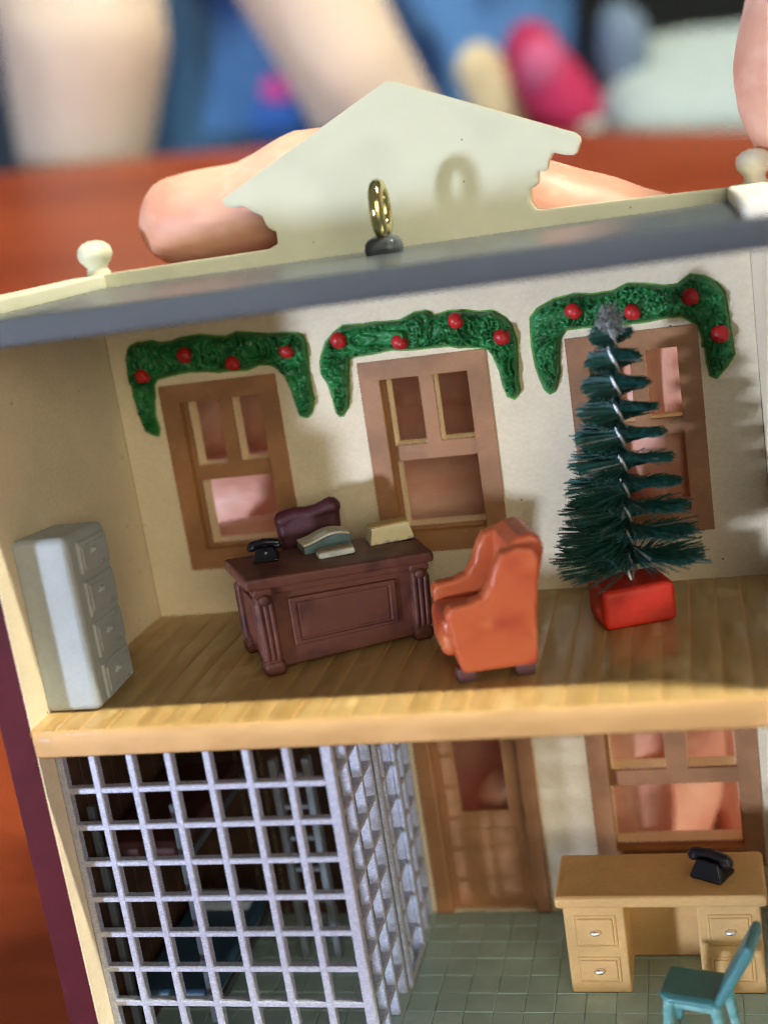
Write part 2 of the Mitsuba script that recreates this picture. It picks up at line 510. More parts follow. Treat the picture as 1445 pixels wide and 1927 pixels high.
obj('white_cloth', lumpy(union([rbox(.160, .42, .80, .90, -.10, .016, .03), rbox(.185, .45, .83, 1.0, -.1, .012, .03)]), .012, .02, 16, 3), 'far_white', True, True)
say('white_cloth', 'pale white cloth heaped just behind the table edge on the right', 'cloth')
obj('dark_bag', lumpy(rbox(.06, .75, 1.24, 1.40, -.15, .22, .06), .03, .04, 8, 4), 'far_black', True, True)
say('dark_bag', 'black bag standing behind the white cloth', 'bag')
obj('slate_bundle', lumpy(rbox(.168, .200, .90, .95, -.03, .045, .014), .01, .012, 20, 5), 'far_slate', True, True)
say('slate_bundle', 'small slate blue bundle between the black bag and the white cloth', 'bundle')
obj('crimson_cushion', lumpy(union([chain([(.120, .90, .022), (.140, .88, -.015)], [.022, .024], 16), chain([(.135, .885, .0), (.162, .88, -.032)], [.018, .022], 16)]), .008, .014, 20, 6), 'far_crimson', True, True)
obj('crimson_cushion__white_patch', ball((.158, .855, -.022), .012, 16, (1.2, .6, .8)), 'far_white', True, True, 'white rounded patch')
obj('crimson_cushion__pink_patch', ball((.122, .876, .018), .015, 16, (1, .6, 1.2)), 'far_pink', True, True, 'paler pink patch')
say('crimson_cushion', 'crimson plush bundle with a white patch beside the beige bolster', 'cushion')
obj('beige_bolster', lumpy(chain([(.078, .90, .016), (.108, .90, -.05)], [.021, .023], 16), .008, .008, 20, 7), 'far_beige', True, True)
say('beige_bolster', 'slanting beige bolster between the person and the crimson bundle', 'cushion')
obj('blue_grey_cloth', lumpy(rbox(.00, .115, 1.10, 1.18, -.14, .09, .03), .012, .03, 14, 8), 'far_blue_grey', True, True)
say('blue_grey_cloth', 'pale blue grey cloth hanging behind the beige bolster', 'cloth')
obj('crimson_ball', ball((.047, .93, .018), .010, 16), 'far_crimson', True, True)
say('crimson_ball', 'small crimson ball left of the beige bolster', 'ball')

# ------------------------------------------------------------------ the dollhouse
say('dollhouse', 'cream and burgundy open backed dollhouse held in hands above the table', 'dollhouse')
W, D, HL, LIP = 10.316, 4.60, 5.874, .455
RF, RB, RT = -4.72, 5.35, 5.71          # roof: front edge, underside, top
UP_X = (.78, 4.20, 7.50)                # upper windows: left edge, width 2.04


def rect(x0, x1, z0, z1):
    return sg.box(x0, z0, x1, z1)


wins = [dict(x0=x, x1=x + w, z0=.80, z1=4.0, holes=[(x + .46, x + .46 + k, 2.58, 3.71) for k in ()]) for x, w in zip(UP_X, (2.04, 2.07, 1.98))]
wall = rect(.009, W - .006, -HL - .3, RB)
for w in wins:
    wall = wall.difference(rect(w['x0'] + .31, w['x1'] - .31, w['z0'] + .33, w['z1'] - .29))
LW = dict(x0=7.10, x1=9.84, z0=-5.06, z1=-1.7)
wall = wall.difference(rect(LW['x0'] + .27, LW['x1'] - .27, LW['z0'] + .3, LW['z1'] - .3))
wall = wall.difference(rect(4.42, 6.0, -HL + .02, -1.5))
obj('dollhouse__back_wall', prism(wall, 0, .13), 'cream_wall', False)


def window(w, key, bars):
    """Outer casing proud of the wall, a recessed sash with its panes, the cream moulding of the front behind it."""
    x0, x1, z0, z1 = w['x0'], w['x1'], w['z0'], w['z1']
    out = rect(x0, x1, z0, z1)
    hole = rect(x0 + .315, x1 - .315, z0 + .335, z1 - .295)
    ring = out.difference(hole)
    big = prism(ring, -.045, -.002)
    k = obj(key, trimesh.util.concatenate([big]), 'brown_paint', False)
    panes = sg.MultiPolygon([rect(*b) for b in bars])
    sash = rect(x0 + .2, x1 - .2, z0 + .2, z1 - .2).difference(panes)
    obj(k + '__sash', prism(sash, .135, .20), 'brown_paint', False)
    obj(k + '__reveal', prism(rect(x0 + .12, x1 - .12, z0 + .12, z1 - .12).difference(sg.MultiPolygon([rect(b[0] + .005, b[1] - .005, b[2] + .005, b[3] - .005) for b in bars])), .203, .54), 'lit_cream_reveal', False)
    # lining of the opening through the wall
    obj(k + '__lining', prism(rect(x0 + .305, x1 - .305, z0 + .325, z1 - .285).difference(rect(x0 + .325, x1 - .325, z0 + .345, z1 - .305)), -.03, .133), 'brown_edge', False)
    return k


for i, w in enumerate(wins):
    x = w['x0']
    b0, b3 = x + .385, w['x1'] - (.30, .33, .31)[i]
    bars = [(b0, x + .93, 2.57, 3.71), (x + 1.16, b3, 2.59, 3.72), (b0, b3, 1.2, 2.32)]
    k = window(w, 'dollhouse__window', bars)
bars = [(7.46, 8.37, -3.33, -2.0), (8.72, 9.50, -3.33, -2.0), (7.42, 9.50, -4.70, -3.60)]
window(LW, 'dollhouse__window', bars)
# door in the lower wall
obj('dollhouse__door', prism(rect(4.40, 6.02, -HL + .01, -1.4).difference(rect(4.83, 5.65, -3.98, -1.9)), .10, .19), 'brown_paint', False)
k = 'dollhouse__door'
obj(k + '__panel', box(4.75, 5.75, .075, .105, -5.55, -4.3, .03), 'brown_paint', 20)
for x0, x1 in ((4.17, 4.46), (5.93, 6.20)):
    obj(k + '__post', box(x0, x1, -.10, .14, -HL + .004, -.6, .03), 'brown_paint', 20)
obj('dollhouse__outer_front', prism(rect(-.5, W + .6, -HL - .3, RB + .2).difference(shapely.union_all([rect(w['x0'] + .1, w['x1'] - .1, w['z0'] + .1, w['z1'] - .1) for w in wins] + [
    rect(LW['x0'] + .1, LW['x1'] - .1, LW['z0'] + .1, LW['z1'] - .1), rect(4.6, 5.9, -HL, -1.6)])), .205, .44), 'burgundy_paint', False)

# side walls: cream lining flaring slightly, burgundy outside
d0, d1 = 0.0, .085


def side_wall(sign, x_back, x_front, t, y0, bottom, topz, off=0.0):
    s = sign
    return hull([(x_back + s * off, .14, bottom), (x_front + s * off, y0, bottom), (x_back + s * (off + t), .14, bottom), (x_front + s * (off + t), y0, bottom),
                 (x_back + s * off, .14, topz), (x_front + s * off, y0, topz), (x_back + s * (off + t), .14, topz), (x_front + s * (off + t), y0, topz)])


obj('dollhouse__side_wall', side_wall(-1, 0, -d1, .025, -D, -HL - .25, RB + .02), 'cream_wall', False)
obj('dollhouse__side_wall', side_wall(1, W, W + d1, .025, -D, -HL - .25, RB + .02), 'cream_wall', False)
obj('dollhouse__outer_side', side_wall(-1, 0, -d1, .45, -D - .02, -HL - .28, RB + .02, .0255), 'burgundy_paint', False)
obj('dollhouse__outer_side', side_wall(1, W, W + d1, .45, -D - .02, -HL - .28, RB + .02, .0255), 'burgundy_paint', False)

# upper floor: slab with a rounded front lip, planks on it
prof = sg.Polygon([(0, -LIP), (0, -.014), (-4.60, -.014), (-4.668, -.030), (-4.69, -.075), (-4.70, -.2), (-4.685, -.40), (-4.60, -LIP)])
m = trimesh.creation.extrude_polygon(prof, W + .10, engine='earcut')
v = np.array(m.vertices)
m.vertices = np.c_[v[:, 2] - .05, v[:, 0], v[:, 1]]
if m.volume < 0:
    m.invert()
v = np.array(m.vertices)
obj('dollhouse__upper_floor', m, 'ochre_lip', 40)
x, k = -.10, 0
while x < W + .05:
    wd = .395 + rng.uniform(-.03, .03)
    g = .003 + rng.uniform(0, .004)
    x1 = min(x + wd, W + .10)
    if x1 - x > .08:
        lo, hi = x + g, x1 - g
        dz = rng.uniform(-.005, .003)
        fr = -4.665 + rng.uniform(-.003, .003)
        pts = []
        for (yy, zz, c) in ((-.0, -.06, 0), (-.0, dz, .018), (fr + .10, dz, .014), (fr + .035, dz - .010, .014), (fr + .004, -.035, .014), (fr, -.10, .0)):
            pts += [(lo + c, yy - .012 * (yy == 0), zz), (hi - c, yy - .012 * (yy == 0), zz)]
        for yy in (-.012, fr):
            pts += [(lo, yy, -.05), (hi, yy, -.05)]
        obj('dollhouse__upper_floor__plank', hull(pts), 'ochre_floor', 50)
    x = x1

# lower floor with tiles
obj('dollhouse__lower_floor', box(-.1, W + .12, -D - .1, .0, -HL - .3, -HL - .035), 'grout', False)
ts = .468
for i in range(23):
    for j in range(10):
        x0, y0 = -.08 + i * ts, -j * ts
        if x0 > W:
            continue
        g = .003 + rng.uniform(0, .004)
        dz = rng.uniform(-.004, .003)
        q = [(x0 + g, y0 - g), (x0 + ts - g, y0 - g), (x0 + ts - g, y0 - ts + g), (x0 + g, y0 - ts + g)]
        q = np.array(q) + rng.uniform(-.006, .006, (4, 2))
        cc = q.mean(0)
        pts = [(a_, b_, -HL - .06) for a_, b_ in q] + [(a_, b_, -HL - .014 + dz) for a_, b_ in q] + [((a_ - cc[0]) * .955 + cc[0], (b_ - cc[1]) * .955 + cc[1], -HL + dz) for a_, b_ in q]
        obj('dollhouse__lower_floor__tile', hull(pts), 'tile_green' if rng.random() < .8 else 'tile_light', 20)

# dark boards lining the jail corner
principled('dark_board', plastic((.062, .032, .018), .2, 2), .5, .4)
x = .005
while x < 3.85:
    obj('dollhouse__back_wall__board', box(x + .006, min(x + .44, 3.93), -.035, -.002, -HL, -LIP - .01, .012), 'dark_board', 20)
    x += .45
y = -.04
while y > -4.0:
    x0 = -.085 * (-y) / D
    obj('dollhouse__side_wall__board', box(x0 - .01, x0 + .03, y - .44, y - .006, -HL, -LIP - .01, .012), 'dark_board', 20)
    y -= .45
# roof, parapet, pediment
prof = sg.Polygon([(.12, RB), (.12, RT), (RF + .05, RT), (RF + .012, RT - .018), (RF, RT - .06), (RF, RB + .05), (RF + .03, RB)])
m = trimesh.creation.extrude_polygon(prof, W + 1.04, engine='earcut')
v = np.array(m.vertices)
m.vertices = np.c_[v[:, 2] - .52, v[:, 0], v[:, 1]]
if m.volume < 0:
    m.invert()
obj('dollhouse__roof', m, 'grey_paint', 35)
ped = [(-.22, RT - .05), (-.22, 5.92), (1.0, 5.93), (3.05, 5.955), (3.20, 6.02), (3.21, 6.2), (3.10, 6.27), (3.05, 6.34), (3.03, 6.47), (2.90, 6.55), (2.74, 6.67), (2.58, 6.66), (2.46, 6.70), (2.41, 6.79), (2.46, 6.84),
       (5.27, 8.15), (5.40, 8.13), (7.97, 7.00), (8.04, 6.93), (8.05, 6.86), (7.98, 6.71), (7.92, 6.68), (7.80, 6.70), (7.64, 6.76), (7.56, 6.66), (7.53, 6.54), (7.47, 6.51), (7.39, 6.53), (7.37, 6.36), (7.30, 6.31),
       (7.24, 6.29), (7.23, 6.10), (7.29, 5.985), (7.4, 5.96), (10.1, 5.90), (10.1, RT - .05)]
pp = sg.Polygon(ped).buffer(.02).buffer(-.02)


def outline(poly):
    return m3.CrossSection([np.array(sg.polygon.orient(g).exterior.coords)[:-1] for g in getattr(poly, 'geoms', [poly])])


def ledge(poly, y0, y1, r=.05, n=4):
    """Stack of thin slices that round the front edge of an outline, joined as one solid."""
    parts = []
    ang = [math.pi / 2 * i / n for i in range(n + 1)]
    for a0, a1 in zip(ang[:-1], ang[1:]):
        q = poly.buffer(-r * (1 - math.sin((a0 + a1) / 2)))
        cs = outline(q)
        parts.append((cs, y0 + r * (1 - math.cos(a0))))
    cs = outline(poly)
    parts.append((cs, y0 + r))
    out = []
    for cs, y in parts:
        s = m3.Manifold.extrude(cs, y1 - y)         # x, z -> along +z ; turned so that depth runs along y
        t = np.array([[1, 0, 0, 0], [0, 0, -1, y1], [0, 1, 0, 0]], float)
        out.append(s.transform(t))
    return union(out)


obj('dollhouse__pediment', ledge(pp, .0, .34, .085, 6), 'cream_plastic', 50)
for (x0, x1) in ((10.103, 10.44),):
    obj('dollhouse__parapet', rbox(x0, x1, .0, .30, RT - .03, 5.925, .05), 'cream_plastic', 40)
obj('dollhouse__parapet', rbox(-.42, .24, -4.3, -.01, RT - .03, 5.93, .05), 'cream_plastic', 40)
obj('dollhouse__parapet', rbox(10.06, 10.62, -4.65, -.01, RT - .03, 5.915, .06), 'ivory_plastic', 40)


def finial(x, y, z, sc=1.0):
    prof = np.array([(0, 0), (.17, 0), (.175, .04), (.15, .075), (.145, .115), (.165, .15), (.215, .20), (.245, .27), (.25, .32), (.225, .40), (.15, .465), (.06, .49), (0, .493)]) * sc
    m = trimesh.creation.revolve(prof, sections=32)
    m.apply_translation([x, y, z])
    return m


obj('dollhouse__finial', finial(.05, .15, 5.915, 1.16), 'cream_plastic', 60, label='glossy ball finial on the left end of the parapet')
obj('dollhouse__finial', finial(10.46, .12, 5.885, 1.04), 'ivory_plastic', 60, label='ball finial on the right end of the parapet touched by a thumb')
# hook in its grey mound
mound = melt(union([rbox(4.93, 5.46, -1.55, -1.0, RT - .1, RT + .25, .16), ball((5.21, -1.27, RT + .10), .23, 20, (1.1, 1.1, .8))]), .03, 8)
obj('ornament_hook__mound', mound, 'grey_paint', True)
R0, r0 = .275, .108
ang = np.linspace(-math.pi / 2 - .2, 1.5 * math.pi - .45, 60)
yaw = math.radians(91)
ring = np.c_[R0 * np.cos(ang) * math.cos(yaw), R0 * np.cos(ang) * math.sin(yaw), R0 * np.sin(ang) * 1.2] + np.array([5.22, -1.27, 6.33])
obj('ornament_hook__ring', tube(ring, r0, 20), 'gold', 60)
obj('ornament_hook__stem', tube([(5.22, -1.30, 5.70), (5.22, -1.30, 5.95), (5.22, -1.30, 6.05)], .06, 14), 'gold', 60)
say('ornament_hook', 'shiny gold ring hook in a grey mound on the roof before the pediment', 'hook')

# ------------------------------------------------------------------ garlands over the windows
GARLANDS = [
    ([(0.38, 4.67), (0.43, 4.72), (0.55, 4.76), (0.83, 4.76), (0.96, 4.71), (1.14, 4.71), (1.33, 4.75), (1.53, 4.76), (1.69, 4.76), (1.91, 4.71), (2.1, 4.68), (2.3, 4.73), (2.58, 4.68), (2.79, 4.64), (3.11, 4.62), (3.32, 4.59), (3.39, 4.53), (3.42, 4.4), (3.41, 4.16), (3.39, 3.89), (3.39, 3.61), (3.41, 3.52), (3.32, 3.28), (3.25, 3.23), (3.14, 3.27), (3.1, 3.46), (3.06, 3.71), (2.99, 3.94), (2.89, 4.08), (2.77, 4.15), (2.58, 4.17), (2.38, 4.11), (2.06, 4.13), (1.86, 4.13), (1.67, 4.17), (1.35, 4.19), (1.01, 4.16), (0.79, 4.13), (0.71, 4.03), (0.7, 3.91), (0.65, 3.72), (0.63, 3.54), (0.66, 3.29), (0.62, 3.19), (0.55, 3.21), (0.43, 3.29), (0.38, 3.47), (0.34, 3.76), (0.33, 4.01), (0.31, 4.27), (0.32, 4.49)],
     [(0.6, 4.23), (1.4, 4.48), (2.19, 4.26), (3.12, 4.36)]),
    ([(3.64, 4.17), (3.75, 4.39), (3.91, 4.53), (4.06, 4.62), (4.22, 4.61), (4.4, 4.6), (4.59, 4.61), (4.79, 4.59), (5.0, 4.59), (5.22, 4.68), (5.43, 4.69), (5.55, 4.6), (5.78, 4.64), (6.03, 4.62), (6.23, 4.57), (6.45, 4.56), (6.61, 4.45), (6.72, 4.31), (6.77, 4.08), (6.75, 3.78), (6.72, 3.46), (6.73, 3.3), (6.68, 3.21), (6.63, 3.17), (6.54, 3.22), (6.49, 3.38), (6.46, 3.64), (6.39, 3.87), (6.33, 3.98), (6.26, 4.02), (6.01, 4.06), (5.86, 4.07), (5.73, 4.11), (5.45, 4.12), (5.14, 4.12), (4.93, 4.14), (4.78, 4.16), (4.51, 4.13), (4.19, 4.12), (4.09, 4.09), (4.03, 3.81), (3.99, 3.5), (3.95, 3.32), (3.85, 3.2), (3.8, 3.19), (3.75, 3.26), (3.73, 3.47), (3.69, 3.72), (3.6, 3.91), (3.61, 4.07)],
     [(4.0, 4.42), (4.97, 4.28), (5.89, 4.5), (6.57, 4.17)]),
    ([(7.03, 4.39), (7.15, 4.51), (7.41, 4.62), (7.73, 4.66), (8.0, 4.62), (8.3, 4.63), (8.52, 4.71), (8.76, 4.68), (9.05, 4.61), (9.25, 4.61), (9.44, 4.73), (9.64, 4.68), (9.81, 4.56), (9.91, 4.4), (9.93, 4.12), (9.95, 3.82), (9.97, 3.48), (9.85, 3.31), (9.69, 3.16), (9.61, 3.2), (9.58, 3.4), (9.57, 3.62), (9.53, 3.66), (9.55, 3.74), (9.52, 3.87), (9.44, 4.02), (9.27, 4.14), (9.01, 4.15), (8.7, 4.12), (8.37, 4.13), (8.04, 4.14), (7.79, 4.15), (7.55, 4.15), (7.44, 4.03), (7.39, 3.75), (7.37, 3.5), (7.27, 3.22), (7.19, 3.19), (7.12, 3.27), (7.06, 3.47), (7.02, 3.66), (7.0, 3.95), (7.01, 4.17)],
     [(7.69, 4.43), (8.55, 4.31), (9.41, 4.43), (9.79, 3.83)]),
]
where = ('over the window nearest the filing cabinet', 'over the middle window', 'over the window behind the bottle brush tree')
for i, (out, berries) in enumerate(GARLANDS):
    k = 'garland' + ('' if i == 0 else f'_{i:03d}')
    poly = sg.Polygon(out)
    obj(k + '__greenery', puff(poly, -.012, .13, .022, .9, i + 1, .10), 'leaf_paint', True)
    obj(k + '__paint_edge', prism(poly.buffer(.022).difference(poly.buffer(-.06)), -.024, -.003), 'leaf_edge', False)
    for j, (bx, bz) in enumerate(berries):
        obj(k + '__berry', melt(ball((bx, -.16, bz), (.128, .135, .122, .125)[(i + j) % 4], 28, (1 + .06 * ((j * 7 + i) % 3 - 1), .85, 1)) + ball((bx + .04, -.17, bz - .03), .098, 20), .03, 4), 'berry_red', True)
    say(k, 'green garland with red berries ' + where[i], 'garland', 'garlands over the upper windows')

# ------------------------------------------------------------------ filing cabinet
body = melt(rbox(-.15, .75, -4.08, -2.72, .0, 2.60, .11, 20), .12, 2)


def cab_warp(m):
    v = np.array(m.vertices)
    v[:, 2] *= 1 - .04 * np.clip((v[:, 1] + 4) / 1.2, 0, 1)
    v[:, 0] -= .05 * np.clip((v[:, 1] + 4) / 1.2, 0, 1) * (v[:, 0] > .3)
    return trimesh.Trimesh(v, m.faces, process=False)


obj('filing_cabinet__body', cab_warp(body), 'cabinet_grey', 40)
for i, (z0, z1) in enumerate(((.07, .60), (.70, 1.23), (1.33, 1.86), (1.96, 2.46))):
    k = obj('filing_cabinet__drawer', cab_warp(tri(union([rbox(0.690, 0.795, -3.80, -2.83, z0, z1, .035), rbox(0.690, 0.812, -3.73, -2.90, z0 + .07, z1 - .07, .02)]))), 'cabinet_grey', 35)
    zc = z0 + .58 * (z1 - z0)
    obj(k + '__handle', cab_warp(melt(union([chain([(0.810, -3.48, zc), (0.850, -3.40, zc + .03), (0.810, -3.30, zc + .01)], [.03, .034, .028], 12), rbox(0.790, 0.835, -3.46, -3.32, zc + .03, zc + .07, .015)]), .02, 3)), 'cabinet_grey', True)
    obj(k + '__label_holder', cab_warp(tri(rbox(0.800, 0.828, -3.2, -3.05, z0 + .055, z0 + .10, .012))), 'cabinet_line', 35)
say('filing_cabinet', 'pale grey filing cabinet with four drawers against the left wall', 'cabinet')

# ------------------------------------------------------------------ brown desk (a slightly crooked casting)
bot = np.array([(2.98, -3.14, 0), (5.22, -1.86, 0), (2.25, -1.95, 0), (4.50, -.66, 0)])
topc = np.array([(2.98, -3.17, 1.53), (5.32, -1.90, 1.36), (2.26, -1.96, 1.50), (4.72, -.70, 1.36)])


def desk_map(m):
    """Unit desk (x 0..1 along the front, y 0..1 back, z 0..1 up) to its place."""
    m = tri(m)
    v = np.asarray(m.vertices)
    a, b, c = v[:, :1], v[:, 1:2], v[:, 2:3]

    def bil(q):
        return (1 - a) * (1 - b) * q[0] + a * (1 - b) * q[1] + (1 - a) * b * q[2] + a * b * q[3]
    return trimesh.Trimesh((1 - c) * bil(bot) + c * bil(topc), m.faces, process=False)


def dbox(x0, x1, y0, y1, z0, z1, r):
    """A rounded box measured in the desk's own centimetres, as fractions of it."""
    sx, sy, sz = 2.62, 1.42, 1.46
    return rbox(x0 * sx, x1 * sx, y0 * sy, y1 * sy, z0 * sz, z1 * sz, r).scale([1 / sx, 1 / sy, 1 / sz])


obj('desk__top', desk_map(melt(dbox(-.035, 1.035, -.045, 1.045, .875, 1.0, .05), .05, 2)), 'desk_brown', 40)
obj('desk__body', desk_map(union([dbox(.035, .965, .05, .95, .045, .90, .03), dbox(.02, .98, .02, .97, .80, .90, .03)])), 'desk_brown', 35)
fr = union([dbox(.19, .81, .012, .10, .24, .74, .03)]) - dbox(.225, .775, -.05, .035, .285, .695, .02)
obj('desk__panel', desk_map(union([fr, dbox(.235, .765, .022, .10, .30, .68, .03)])), 'desk_brown', 35)
obj('desk__side_panel', desk_map(union([dbox(.014, .08, .25, .75, .25, .72, .03)])), 'desk_brown', 35)
obj('desk__side_panel', desk_map(union([dbox(.92, .986, .25, .75, .25, .72, .03)])), 'desk_brown', 35)
for cx_, cy_ in ((.055, .06), (.945, .06), (.055, .94), (.945, .94)):
    sx, sy, sz = 2.62, 1.42, 1.46
    X, Y = cx_ * sx, cy_ * sy
    parts = [rbox(X - .125, X + .125, Y - .125, Y + .125, .12, 1.28, .04), rbox(X - .16, X + .16, Y - .16, Y + .16, -.0, .22, .07), rbox(X - .15, X + .15, Y - .15, Y + .15, 1.16, 1.30, .04)]
    o = (-1 if cy_ < .5 else 1)
    p_ = (-1 if cx_ < .5 else 1)
    for q in (-.085, 0, .085):
        parts.append(union_hull([ball((X + q, Y + o * .115, .26), .042, 10), ball((X + q, Y + o * .115, 1.06), .042, 10)]))
        parts.append(union_hull([ball((X + p_ * .115, Y + q, .26), .042, 10), ball((X + p_ * .115, Y + q, 1.06), .042, 10)]))
    m_ = melt(union(parts), .035, 3)
    m_.vertices = np.array(m_.vertices) / [sx, sy, sz]
    k = obj('desk__column', desk_map(m_), 'desk_brown', True)
    obj(k + '__knob', desk_map(ball((X, Y + o * .16, 1.13), .085, 16, (1, .6, 1)).scale([1 / sx, 1 / sy, 1 / sz])), 'desk_brown', True)
say('desk', 'dark reddish brown desk with carved corner columns on the plank floor', 'desk')


def on_desk(a, b, h=0.0):
    p = (1 - a) * (1 - b) * topc[0] + a * (1 - b) * topc[1] + (1 - a) * b * topc[2] + a * b * topc[3]
    return p + np.array([0, 0, h])


def placed(m, at, deg, tilt=0.0):
    m = tri(m).copy()
    if tilt:
        m.apply_transform(trimesh.transformations.rotation_matrix(math.radians(tilt), [0, 1, 0]))
    m.apply_transform(trimesh.transformations.rotation_matrix(math.radians(deg), [0, 0, 1]))
    m.apply_translation(at)
    return m


def telephone(key, at, deg, sc):
    base = melt(union([union_hull([rbox(-.26, .26, -.22, .24, .0, .06, .03), rbox(-.19, .19, -.10, .16, .17, .28, .03)]), ball((0, -.10, .14), .115, 20, (1, .5, 1))]).scale([sc] * 3), .03 * sc, 4)
    hand = melt(union([chain([(-.27, .03, .33), (0, .03, .375), (.27, .03, .33)], [.08, .075, .08], 14), ball((-.27, .03, .28), .105, 16, (1, 1, .8)), ball((.27, .03, .28), .105, 16, (1, 1, .8))]).scale([sc] * 3), .03 * sc, 4)
    obj(key + '__base', placed(base, at, deg), 'black_gloss', True)
    obj(key + '__handset', placed(hand, at, deg), 'black_gloss', True)


telephone('telephone', on_desk(.175, .70, .0), 12, .74)
say('telephone', 'small glossy black telephone on the left end of the dark brown desk', 'telephone')
# open book with wavy pages
n = 24
xs = np.linspace(-.37, .37, n)
wave = .05 * np.sin((xs + .1) * 6.2) + .14 + .05 * xs


def ribbon(z_lo, z_hi, y0, y1):
    top = np.c_[xs, z_hi(xs)]
    bottom = np.c_[xs[::-1], z_lo(xs[::-1])]
    m = prism(sg.Polygon(np.vstack([top, bottom])), y0, y1)
    return m


f_hi = lambda x: .050 * np.sin((x + .12) * 6.5) + .17 + .05 * x
obj('open_book__cover', placed(ribbon(lambda x: 0 * x, f_hi, -.26, .20), on_desk(.52, .86, .005), 30, 3), 'page_blue', 40)
obj('open_book__pages', placed(ribbon(lambda x: f_hi(x) + .001, lambda x: f_hi(x) + .035, -.20, .21), on_desk(.52, .86, .005), 30, 3), 'page_cream', 40)
say('open_book', 'blue grey open book with wavy pale pages on the dark brown desk', 'book')
obj('paper_pad__sheets', placed(rbox(-.28, .28, -.115, .12, .0, .095, .03), on_desk(.535, .43, .002), 26), 'paper_white', 35)
obj('paper_pad__cover', placed(rbox(-.265, .275, -.085, .13, .088, .12, .012), on_desk(.535, .43, .002), 26), 'paper_brown', 35)
say('paper_pad', 'small white paper pad with a brown top before the blue grey open book', 'paper pad')
obj('block_book__pages', placed(melt(union_hull([rbox(-.35, .35, -.21, .21, .0, .05, .03), rbox(-.29, .31, -.15, .17, .2, .27, .03)]), .04, 3), on_desk(.885, .73, .002), 26), 'book_side', True)
obj('block_book__cover', placed(melt(rbox(-.285, .305, -.145, .165, .25, .285, .016), .04, 1), on_desk(.885, .73, .002), 26), 'book_top', True)
say('block_book', 'thick cream yellow book on the right end of the dark brown desk', 'book')

# desk chair behind the desk
back = union([chain([(-.40, 0, .34), (-.22, 0, .40), (-.02, 0, .40), (.16, 0, .42), (.38, 0, .50)], [.15, .135, .13, .14, .155], 24),
              union_hull([ball(c, .13, 20) for c in ((-.40, 0, .32), (.38, 0, .46), (-.36, 0, -.4), (.36, 0, -.4))])])
back = melt(back, .04, 16)
obj('desk_chair__backrest', placed(back, (3.27, -.95, 1.44), 8, 2), 'plum', True)
obj('desk_chair__seat', placed(melt(rbox(-.6, .6, -.62, .5, .72, .92, .09), .08, 4), (3.22, -1.0, 0), 14), 'plum', True)
obj('desk_chair__stem', placed(union([chain([(0, 0, .12), (0, 0, .75)], [.1, .1], 14), rbox(-.35, .35, -.08, .08, .0, .14, .05), rbox(-.08, .08, -.35, .35, .0, .14, .05)]), (3.22, -1.0, 0), 14), 'plum', 30)
say('desk_chair', 'plum coloured chair behind the dark brown desk with a wavy topped back', 'chair')

# ------------------------------------------------------------------ orange armchair
CH_AT, CH_DEG = (7.04, -3.60, 0.0), 190.0
FV = np.array([-.985, -.175])
SV = np.array([-.33, .944])


def chair_map(m):
    """x forward, y to the far side, z up."""
    m = tri(m)
    v = np.asarray(m.vertices)
    q = np.c_[CH_AT[0] + v[:, :1] * FV[0] + v[:, 1:2] * SV[0], CH_AT[1] + v[:, :1] * FV[1] + v[:, 1:2] * SV[1], v[:, 2:3]]
    t = trimesh.Trimesh(q, m.faces, process=False)
    if np.linalg.det(np.array([FV, SV])) < 0:
        t.invert()
    return t


prof = sg.Polygon([(.02, .16), (-.06, 1.0), (-.16, 1.62), (-.10, 1.78), (.10, 1.82), (.34, 1.74), (.44, 1.60), (.54, 1.34), (.66, 1.18), (.84, 1.12), (1.10, 1.09), (1.17, 1.0), (1.12, .55), (1.04, .14)])
for y0 in (0, 1.16):
    s_ = ledge(prof.buffer(-.05).buffer(.05), 0, .24, .06)
    obj('armchair__side', chair_map(melt(s_.translate([0, y0, 0]), .04, 22)), 'armchair_orange', True)
bk = sg.Polygon([(-.02, .3), (-.14, 1.2), (-.27, 1.70), (-.24, 1.86), (-.13, 1.93), (.05, 1.91), (.20, 1.80), (.26, 1.3), (.28, .3)])
obj('armchair__backrest', chair_map(melt(ledge(bk.buffer(-.03).buffer(.03), 0, 1.04, .08).translate([0, .17, 0]), .05, 16)), 'armchair_orange', True)
obj('armchair__seat', chair_map(melt(union([rbox(.1, 1.22, .22, 1.18, .56, .88, .10), rbox(.1, 1.06, .22, 1.18, .18, .58, .04), rbox(1.0, 1.24, .26, 1.14, .30, .84, .10)]), .05, 8)), 'armchair_orange', True)
for x_, y_ in ((.06, .03), (.86, .03), (.06, 1.14), (.86, 1.14)):
    obj('armchair__foot', chair_map(rbox(x_, x_ + .26, y_, y_ + .2, .0, .20, .03)), 'foot_brown', 35)
say('armchair', 'orange armchair with dark feet turned towards the dark brown desk', 'armchair')

# ------------------------------------------------------------------ bottle brush tree
blk = melt(rbox(-.58, .50, -.43, .43, .0, .60, .09, 16), .07, 4)
obj('bottle_brush_tree__base', placed(blk, (8.24, -1.56, .0), 19), 'block_red', True)
B0, B1 = np.array([8.23, -1.56, .45]), np.array([8.30, -1.56, 4.46])
ax = (B1 - B0) / np.linalg.norm(B1 - B0)
Lh = np.linalg.norm(B1 - B0)
e1 = np.cross(ax, [0, 1, 0])
e1 /= np.linalg.norm(e1)
e2 = np.cross(ax, e1)
PITCH, TW = .73, -1
verts, faces = [], []
frost_v, frost_f = [], []


